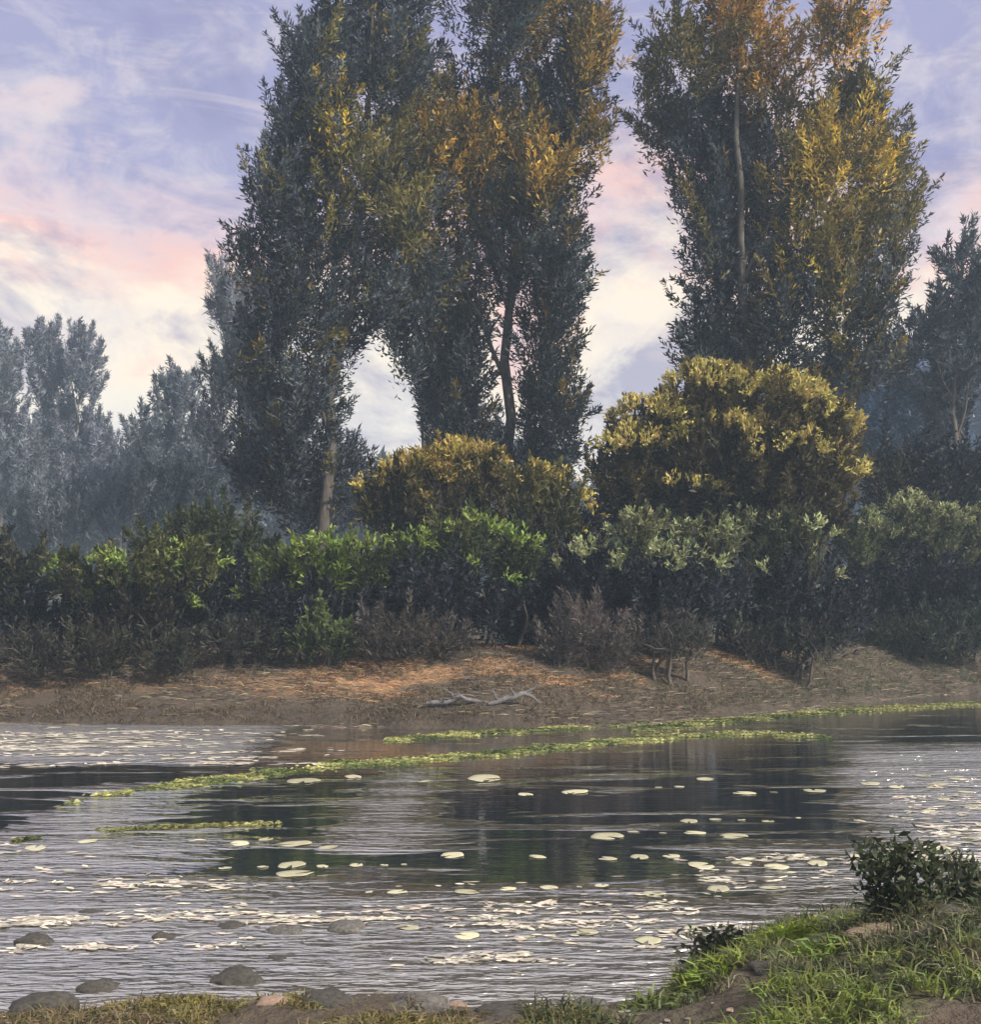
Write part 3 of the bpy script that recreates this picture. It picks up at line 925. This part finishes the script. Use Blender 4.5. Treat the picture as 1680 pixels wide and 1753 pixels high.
def weed_strips():
    strips = [([(120, 1372), (200, 1362), (300, 1345), (420, 1330), (560, 1310), (700, 1303), (850, 1290), (1000, 1274), (1150, 1262), (1260, 1256), (1420, 1262)], 0.20, 1.0),
              ([(660, 1268), (760, 1259), (880, 1252), (1000, 1244), (1110, 1238)], 0.20, 0.9),
              ([(1080, 1250), (1200, 1238), (1330, 1226), (1450, 1216), (1680, 1205)], 0.26, 0.75),
              ([(20, 1442), (120, 1428), (230, 1420), (480, 1410)], 0.045, 0.6)]
    P, C = [], []
    pv, pf, pc, k = [], [], [], 0
    for line, wd, br in strips:
        q = np.array([shore(*p) for p in line])
        seg = np.linalg.norm(np.diff(q, axis=0), axis=1)
        L = seg.sum()
        n = int(L * 2000 * wd / 0.34)
        s = rng.uniform(0, L, n)
        cum = np.concatenate([[0], np.cumsum(seg)])
        x = np.interp(s, cum, q[:, 0]); y = np.interp(s, cum, q[:, 1])
        w = wd * (0.25 + 1.3 * fbm(s * 1.1 + wd * 30, s * 0 + 2.2))
        y = y + rng.normal(size=n) * w
        keep = fbm(x * 1.5, y * 3.5 + 40) + rng.normal(size=n) * 0.05 > 0.41
        x, y = x[keep], y[keep]
        n = len(x)
        P.append(np.stack([x, y, rng.uniform(-0.005, 0.03, n)], -1))
        t = sstep((fbm(x * 1.2, y * 4.0) - 0.25) / 0.5)[:, None]
        c = np.array((0.07, 0.10, 0.035)) * (1 - t) + np.array((0.42, 0.42, 0.17)) * t
        C.append(np.clip(c * br * rng.uniform(0.6, 1.35, (n, 1)), 0, 1))
    P = np.concatenate(P); C = np.concatenate(C)
    d = rng.normal(size=(len(P), 3)) * np.array((1, 0.7, 0.10))
    V, F, C4 = leaf_arrays(P, d, 0.085, 0.03, C, 0.1)
    V[:, 2] = np.maximum(V[:, 2], 0.004)
    o = link_mesh('floating_weed', np_mesh('floating_weed', V, F, C4), FOL)
    tag(o, 'yellow-green water weed floating in long strips across the river', 'water weed', kind='stuff')


weed_strips()


def glints():  # pale flecks painted on as sky glare off the ripples
    zones = [(-200, 900, 1490, 1670, 34000, 0.58), (600, 1400, 1500, 1670, 16000, 0.63), (-200, 600, 1241, 1318, 9000, 0.54), (1480, 1800, 1310, 1510, 4000, 0.57),
             (-200, 500, 1420, 1540, 5000, 0.61), (1050, 1600, 1430, 1580, 7000, 0.64)]
    P, W = [], []
    for x0, x1, y0, y1, n, th in zones:
        px = rng.uniform(x0, x1, n); py = rng.uniform(y0, y1, n)
        Y = EYE * FPX / (py - HOR); X = (px - 840) / FPX * Y
        edge = np.maximum(abs((px - x0) / (x1 - x0) - 0.5), abs((py - y0) / (y1 - y0) - 0.5)) * 2
        if x0 < 0:
            edge = np.maximum((px - x0) / (x1 - x0), abs((py - y0) / (y1 - y0) - 0.5) * 2)
        f = 0.6 * fbm(X * 0.8 + 11, Y * 3.0 + 3) + 0.4 * fbm(X * 5 + 2, Y * 14) + rng.normal(size=n) * 0.05
        k = f > th + 0.12 * sstep((edge - 0.45) / 0.55)
        P.append(np.stack([X[k], Y[k], np.full(k.sum(), 0.008)], -1)); W.append(Y[k])
    P = np.concatenate(P); W = np.concatenate(W)
    P[:, 2] += rng.uniform(0, 0.006, len(P))
    d = rng.normal(size=P.shape) * np.array((1, 0.25, 0.0)) + np.array((0.4, 0, 0))
    c = vary((0.46, 0.435, 0.39), len(P), 0.6, 0.05)
    n = len(P)
    d = norm(d); sd = np.stack([-d[:, 1], d[:, 0], 0 * d[:, 0]], -1)
    L = (0.0050 * W * rng.uniform(0.5, 1.5, n))[:, None]; B = (0.0019 * W * rng.uniform(0.5, 1.4, n))[:, None]
    V = np.stack([P - d * L, P - d * L * 0.3 + sd * B, P + d * L * 0.6 + sd * B * 0.7, P + d * L, P + d * L * 0.2 - sd * B, P - d * L * 0.7 - sd * B * 0.6], 1).reshape(-1, 3)
    F = np.arange(6 * n).reshape(n, 6)
    o = link_mesh('glints', np_mesh('glints', V, F, np.repeat(c, 6, 0)), GLINT_PEBBLE)
    tag(o, 'cream flecks painted in streaks as sky glare over the shallow water', 'glints', kind='stuff')


glints()


def near_grass():
    def t(x, y):
        e = np.interp(x, NEARX, NEARY) - y
        return (e > 0.03) & (fbm(x * 1.1 + 3, y * 1.1) > 0.36 + 0.1 * (x < 1)) & (x > 0.2)
    p = scatter(48000, 0.2, 5.5, 4.5, 10, t)
    c = vary((0.062, 0.075, 0.036), len(p), 0.6, 0.2)
    lim = fbm(p[:, 0] * 1.3 + 9, p[:, 1] * 1.6 + 20) > 0.60
    c[lim] = vary((0.15, 0.19, 0.045), int(lim.sum()), 0.3, 0.12)
    pale = fbm(p[:, 0] * 2, p[:, 1] * 2 + 50) > 0.52
    c[pale] = vary((0.13, 0.13, 0.075), int(pale.sum()), 0.3, 0.1)
    o = link_mesh('near_grass', grass_mesh('near_grass', p, 0.13, 0.010, c, 0.5, 0.1), FOL)
    tag(o, 'short grey-green grass covering the near bank at lower right', 'grass', kind='stuff')

    def t2(x, y):
        e = np.interp(x, NEARX, NEARY) - y
        return (e > 0.02) & (fbm(x * 1.7 + 3, y * 1.7 + 5) + 0.3 * (fbm(x * 7, y * 7) - 0.47) > 0.47) & (x < 0.6)
    p = scatter(40000, -4, 0.6, 4.5, 8, t2)
    c = vary((0.13, 0.11, 0.06), len(p), 0.4, 0.15)
    gold = fbm(p[:, 0] * 1.4, p[:, 1] * 1.4 + 30) > 0.53
    c[gold] = vary((0.15, 0.135, 0.045), int(gold.sum()), 0.3, 0.1)
    o = link_mesh('mud_grass', grass_mesh('mud_grass', p, 0.09, 0.009, c, 0.6, 0.3), FOL)
    tag(o, 'sparse straw and yellow-green grass on the muddy near shore', 'grass', kind='stuff')


near_grass()


def pebbles():
    n = 2600
    x = rng.uniform(-4.2, 5, n); y = rng.uniform(5.4, 9, n)
    e = np.interp(x, NEARX, NEARY) - y
    k = (e > -0.25) & (fbm(x * 1.6, y * 1.6 + 70) > 0.44)
    x, y = x[k], y[k]
    z = ground_h(x, y)
    base = np.array([(1, 0, 0), (.3, .95, 0), (-.8, .6, 0), (-.8, -.6, 0), (.3, -.95, 0), (0.1, 0, 0.38), (0, 0, -.5)], float)
    tri = np.array([(0, 1, 5), (1, 2, 5), (2, 3, 5), (3, 4, 5), (4, 0, 5)])
    m = len(x)
    r = 0.008 + 0.030 * rng.random(m) ** 3
    a = rng.uniform(0, 6.28, m)
    B = base[None] * rng.uniform(0.75, 1.25, (m, 7, 1)) * r[:, None, None]
    V = np.stack([B[..., 0] * np.cos(a)[:, None] - B[..., 1] * np.sin(a)[:, None], B[..., 0] * np.sin(a)[:, None] + B[..., 1] * np.cos(a)[:, None], B[..., 2]], -1)
    V = V + np.stack([x, y, z], -1)[:, None]
    F = (np.arange(m)[:, None, None] * 7 + tri[None]).reshape(-1, 3)
    c = vary((0.15, 0.14, 0.13), m, 0.6, 0.08)
    pk = rng.random(m) < 0.05
    c[pk] = vary((0.36, 0.26, 0.21), int(pk.sum()), 0.3, 0.06)
    o = link_mesh('pebbles', np_mesh('pebbles', V.reshape(-1, 3), F, np.repeat(c, 7, 0), smooth=True), GLINT_PEBBLE)
    tag(o, 'small grey and pinkish pebbles strewn over the muddy near shore', 'pebbles', kind='stuff')


pebbles()


def clump_plant(name, label, cat, px, py, r, h, n, colr, w=0.016, lean=0.5, group=None):
    x, y = shore(px, py)
    z = float(ground_h(x, y)) - 0.02
    root = empty(name, (x, y, z))
    tag(root, label, cat, group)
    g = 4
    for q in range(g):
        a = rng.uniform(0, 2 * math.pi, n // g); rr = r * np.sqrt(rng.random(n // g))
        X = np.cos(a) * rr + rng.uniform(-.4, .4) * r; Y = np.sin(a) * rr * 0.7
        Z = ground_h(x + X, y + Y) - z - 0.02
        p = np.stack([X, Y, Z], -1)
        c = vary(colr, n // g, 0.3, 0.12)
        link_mesh('grass_tuft', grass_mesh('grass_tuft', p, h, w, c, lean), FOL, root)
    return root


CG = 'grass clumps on the near bank'
clump_plant('grass_clump', 'brightest lime-green grass clump on the near bank', 'grass clump', 1345, 1655, 0.22, 0.17, 420, (0.24, 0.33, 0.035), 0.02, 0.7, CG)
clump_plant('grass_clump', 'green grass clump left of the brightest lime clump near the frame bottom', 'grass clump', 1240, 1715, 0.20, 0.14, 360, (0.18, 0.26, 0.04), 0.018, 0.7, CG)
clump_plant('grass_clump', 'mid green grass clump right of the brightest lime clump', 'grass clump', 1440, 1650, 0.2, 0.15, 320, (0.13, 0.19, 0.05), 0.018, 0.7, CG)
clump_plant('grass_clump', 'mossy green grass clump below the brightest lime clump', 'grass clump', 1400, 1720, 0.2, 0.13, 320, (0.15, 0.22, 0.045), 0.018, 0.7, CG)
clump_plant('grass_clump', 'olive grass clump at the bottom centre right of the mud', 'grass clump', 1130, 1745, 0.2, 0.11, 260, (0.10, 0.13, 0.045), 0.016, 0.7, CG)
clump_plant('grass_clump', 'yellow-green grass clump at the bottom left of the mud', 'grass clump', 240, 1742, 0.26, 0.07, 300, (0.20, 0.19, 0.04), 0.016, 0.9, CG)


def leafy_plant(name, label, px, py, h, r, n, colr):
    x, y = shore(px, py)
    z = float(ground_h(x, y)) - 0.02
    root = empty(name, (x, y, z))
    tag(root, label, 'plant')
    for q in range(7):
        e = np.array((rng.uniform(-r, r), rng.uniform(-r, r) * 0.6, h * rng.uniform(0.6, 1.0)))
        lp = curve_pts((0, 0, 0), e, 7, 0.0, 0.3)
        V, F = tube_arrays(lp, np.linspace(0.009, 0.003, 7), 5)
        stem = link_mesh('stem', np_mesh('stem', V, F, smooth=True), BARK, root)
        k = n // 7
        p = lp[rng.integers(2, 7, k)] + rng.normal(size=(k, 3)) * 0.05
        V, F, C = leaf_arrays(p, rng.normal(size=(k, 3)) + np.array((0, 0, 0.4)), 0.075, 0.028, vary(colr, k, 0.35, 0.15), 0.3)
        link_mesh('leaves', np_mesh('leaves', V, F, C), FOL, stem)
    return root


leafy_plant('leafy_plant', 'dark leafy plant standing on the near bank at lower right', 1545, 1695, 0.40, 0.28, 760, (0.035, 0.05, 0.022))
leafy_plant('leafy_plant', 'grey-green leafy plant at the right edge of the near bank', 1655, 1640, 0.38, 0.24, 620, (0.07, 0.085, 0.05))
leafy_plant('leafy_plant', 'low dark leafy plant left of the brightest lime grass clump', 1235, 1655, 0.13, 0.22, 420, (0.035, 0.042, 0.022))


# ------------------------------------------------------------------ lily pads
def pad_mesh(seed):
    r = np.random.default_rng(seed)
    n = 26
    notch = 0.24
    a = np.linspace(notch, 2 * math.pi - notch, n)
    rad = 1 + 0.10 * np.sin(a * 2 + r.uniform(0, 6)) + 0.05 * np.sin(a * 5 + r.uniform(0, 6))
    lift = 0.05 + 0.10 * np.clip(np.sin(a * 1.5 + r.uniform(0, 6)), 0, 1)
    ring1 = np.stack([np.cos(a) * rad * 0.6, np.sin(a) * rad * 0.6, 0.03 + 0 * a], -1)
    ring2 = np.stack([np.cos(a) * rad, np.sin(a) * rad, 0.03 + lift], -1)
    under = np.stack([np.cos(a) * rad * 0.97, np.sin(a) * rad * 0.97, lift], -1)
    V = np.concatenate([[[0, 0, 0.035]], ring1, ring2, under])
    F = []
    for i in range(n - 1):
        F.append((0, 1 + i, 2 + i, 2 + i))
    V = V.tolist()
    faces = [(0, 1 + i, 2 + i) for i in range(n - 1)]
    faces += [(1 + i, 1 + n + i, 2 + n + i, 2 + i) for i in range(n - 1)]
    faces += [(1 + n + i, 1 + 2 * n + i, 2 + 2 * n + i, 2 + n + i) for i in range(n - 1)]
    me = bpy.data.meshes.new('lily_pad')
    me.from_pydata(V, [], faces)
    for p in me.polygons:
        p.use_smooth = True
    me.materials.append(PAD)
    return me


PADS = [pad_mesh(i) for i in range(6)]
ROWS = [
    ('row below the long weed strip', [(430, 1334, 60), (520, 1337, 90), (605, 1330, 50), (725, 1338, 40), (830, 1333, 90), (900, 1360, 44), (985, 1356, 74),
     (1128, 1348, 20), (1163, 1347, 26), (1208, 1334, 46), (1275, 1358, 60), (1325, 1356, 22), (1395, 1354, 60), (1490, 1342, 62), (1535, 1347, 42)]),
    ('cluster at the bright right edge', [(1580, 1328, 46), (1640, 1334, 50), (1600, 1348, 44), (1655, 1356, 46), (1615, 1368, 40), (1662, 1382, 40), (1590, 1388, 36)]),
    ('small row right of centre', [(1180, 1406, 56), (1225, 1403, 34), (1270, 1404, 20), (1315, 1406, 32), (1367, 1400, 14), (1472, 1405, 32), (1530, 1398, 24)]),
    ('dark-water row right of centre', [(1040, 1432, 84), (1085, 1424, 34), (1135, 1426, 20), (1190, 1426, 54), (1255, 1432, 76)]),
    ('dark-water row left of centre', [(60, 1452, 60), (150, 1440, 56), (410, 1444, 52), (455, 1437, 36), (505, 1445, 84), (562, 1451, 50), (775, 1464, 66)]),
    ('row above the left shallows', [(385, 1486, 34), (450, 1484, 30), (500, 1481, 72), (552, 1483, 32), (505, 1496, 92), (610, 1481, 44), (658, 1481, 22), (692, 1480, 18)]),
    ('long row above right-hand ripples', [(920, 1467, 46), (1040, 1470, 52), (1095, 1467, 50), (1150, 1466, 44), (1200, 1482, 70), (1270, 1478, 56), (1330, 1484, 60), (1400, 1478, 66),
     (1470, 1466, 56), (1540, 1458, 60), (1610, 1452, 60)]),
    ('row edging the bright shallows', [(632, 1527, 22), (680, 1527, 50), (800, 1527, 62), (870, 1522, 40), (940, 1520, 48), (992, 1518, 18), (1030, 1516, 44), (1120, 1530, 60), (1230, 1522, 66),
     (1320, 1520, 56)]),
    ('row of pads standing in for pale ripples nearest the mud', [(700, 1588, 60), (800, 1602, 70), (905, 1604, 34), (945, 1603, 26), (1000, 1596, 70), (1110, 1610, 84), (1190, 1590, 60), (860, 1578, 40)]),  # pale ripples built as pads
]
ORD = ['first', 'second', 'third', 'fourth', 'fifth', 'sixth', 'seventh', 'eighth', 'ninth', 'tenth', 'eleventh', 'twelfth', 'thirteenth', 'fourteenth', 'fifteenth']


def lily_pads():
    k = 0
    for row, pts in ROWS:
        for i, (px, py, w) in enumerate(sorted(pts)):
            x, y = shore(px, py)
            o = bpy.data.objects.new('lily_pad', PADS[k % len(PADS)])
            COL.objects.link(o)
            s = w * y / FPX * 0.5 * 0.66
            o.location = (x, y, 0.002 + 0.0006 * (k % 5))
            o.rotation_euler = (R(rng.uniform(-3, 3)), R(rng.uniform(-3, 3)), rng.uniform(0, 6.28))
            o.scale = (s, s * rng.uniform(0.75, 1.0), s * 0.3)
            tag(o, 'pale lily pad, %s from left in %s' % (ORD[i], row), 'lily pad', 'lily pads on the river')
            k += 1


lily_pads()


# ------------------------------------------------------------------ stones and driftwood
def stone_mesh(seed, mat):
    bm = bmesh.new()
    bmesh.ops.create_icosphere(bm, subdivisions=3, radius=1)
    off = mathutils.Vector((seed * 3.7, seed * 1.9, seed * 5.3))
    for v in bm.verts:
        n = mathutils.noise.noise(v.co * 0.9 + off) * 0.5 + mathutils.noise.noise(v.co * 2.3 + off) * 0.28 + mathutils.noise.noise(v.co * 5.0 + off) * 0.10
        v.co *= 1 + n
        v.co.z *= 0.55
    for f in bm.faces:
        f.smooth = True
    me = bpy.data.meshes.new('stone')
    bm.to_mesh(me)
    bm.free()
    me.materials.append(mat)
    return me


STONES = [  # px, py, width px, material, label
    (1500, 1712, 110, STONE_PINK, 'flat pinkish stone below the dark leafy plant on the near bank'),
    (930, 1730, 46, STONE_PINK, 'small pink stone at the mud edge right of bottom centre'),
    (465, 1742, 60, STONE_PINK, 'pale pink stone at the bottom edge left of centre'),
    (780, 1722, 36, STONE_PINK, 'tiny pinkish stone in the mud at bottom centre'),
    (70, 1728, 150, STONE_DARK, 'large dark stone in the bottom left corner'),
    (170, 1690, 90, STONE_DARK, 'dark wet stone right of the corner stone at bottom left'),
    (400, 1678, 110, STONE_DARK, 'long dark stone in the shallows at lower left'),
    (560, 1735, 130, STONE_DARK, 'dark mud-covered stone at the bottom edge near centre'),
    (60, 1612, 100, STONE_DARK, 'dark stone in the bright shallows at the left edge'),
    (285, 1604, 66, STONE_DARK, 'dark stone breaking the bright shallows left of the round stone'),
    (400, 1584, 54, STONE_DARK, 'small round dark stone in the bright shallows'),
    (490, 1592, 70, STONE_GREY, 'grey stone right of the small round dark stone in the shallows'),
    (600, 1588, 70, STONE_GREY, 'flat grey stone farthest right in the bright shallows'),
    (480, 1640, 56, STONE_DARK, 'small pointed dark stone just beyond the long dark stone'),
    (160, 1560, 50, STONE_DARK, 'smallest dark stone high in the bright shallows at left'),
    (720, 1740, 110, STONE_GREY, 'grey stone at the bottom edge right of the mud-covered stone'),
    (860, 1735, 90, STONE_DARK, 'dark stone at the bottom edge near the middle'),
    (1010, 1728, 80, STONE_GREY, 'grey stone left of the olive grass clump'),
    (1330, 1742, 90, STONE_DARK, 'dark stone at the bottom edge among green grass'),
    (1630, 1700, 90, STONE_DARK, 'dark grey stone at the right edge above the corner stone'),
    (1590, 1745, 120, STONE_DARK, 'dark stone in the bottom right corner'),
]


def stones():
    cache = {}
    for i, (px, py, w, mat, lab) in enumerate(STONES):
        x, y = shore(px, py)
        key = (i, mat.name)
        me = stone_mesh(i + 1, mat)
        o = link_mesh('stone', me)
        s = w * y / FPX * 0.46
        z = max(float(ground_h(x, y)), -0.02)
        o.location = (x, y, z + (s * 0.03 if z < 0.01 else -s * 0.06))
        o.scale = (s, s * random.uniform(0.6, 0.9), s * random.uniform(0.55, 0.8))
        o.rotation_euler = (0, 0, random.uniform(-0.4, 0.4))
        tag(o, lab, 'stone', 'stones on the near shore')


stones()


def driftwood(label, px, py, Lpx):
    Y = shore(px, 1244)[1] + 0.3
    x = (px - 840) / FPX * Y
    Y = float(np.interp(x, FARX, FARY)) + 0.6
    x = (px - 840) / FPX * Y
    L = 1.1 * Lpx * Y / FPX
    z = float(ground_h(x, Y))
    root = empty('driftwood_log', (x, Y, z))
    tag(root, label, 'driftwood', 'driftwood on the far bank')
    p = curve_pts((-L / 2, 0, 0.08), (L / 2, 0.1, 0.09), 10, 0.03, 0.25)
    V, F = tube_arrays(p, np.array([.03, .05, .05, .055, .05, .055, .045, .04, .03, .015]), 8)
    log = link_mesh('log', np_mesh('log', V, F, smooth=True), DRIFT, root)
    for q in range(3):
        a = p[2 + 2 * q]
        V, F = tube_arrays(curve_pts(a, a + np.array((rng.uniform(-.3, .3), rng.uniform(-.2, 0), rng.uniform(0.1, .25))), 5, 0, .3), np.linspace(.03, .006, 5), 5)
        link_mesh('branch_stub', np_mesh('branch_stub', V, F, smooth=True), DRIFT, root)


driftwood('bleached grey driftwood log on the bank above the weed strip', 785, 1210, 100)
driftwood('shorter grey driftwood log right of the bleached log', 880, 1225, 80)


# ------------------------------------------------------------------ haze
def haze():
    bm = bmesh.new()
    bmesh.ops.create_cube(bm, size=1)
    me = bpy.data.meshes.new('haze')
    bm.to_mesh(me)
    bm.free()
    m = bpy.data.materials.new('haze_air')
    m.use_nodes = True
    t = NT(m.node_tree)
    t.n.remove(t.n['Principled BSDF'])
    v = t.new('ShaderNodeVolumePrincipled')
    v.inputs['Color'].default_value = (0.55, 0.74, 1.0, 1)
    v.inputs['Density'].default_value = 0.0019
    t.link(v.outputs[0], t.n['Material Output'].inputs['Volume'])
    me.materials.append(m)
    o = link_mesh('haze', me)
    z0, z1 = -2.0, 27.0
    o.location = (0, 85, (z0 + z1) / 2)
    o.scale = (320, 230, z1 - z0)
    tag(o, 'pale damp evening haze hanging over the river and trees', 'haze', kind='stuff')


haze()
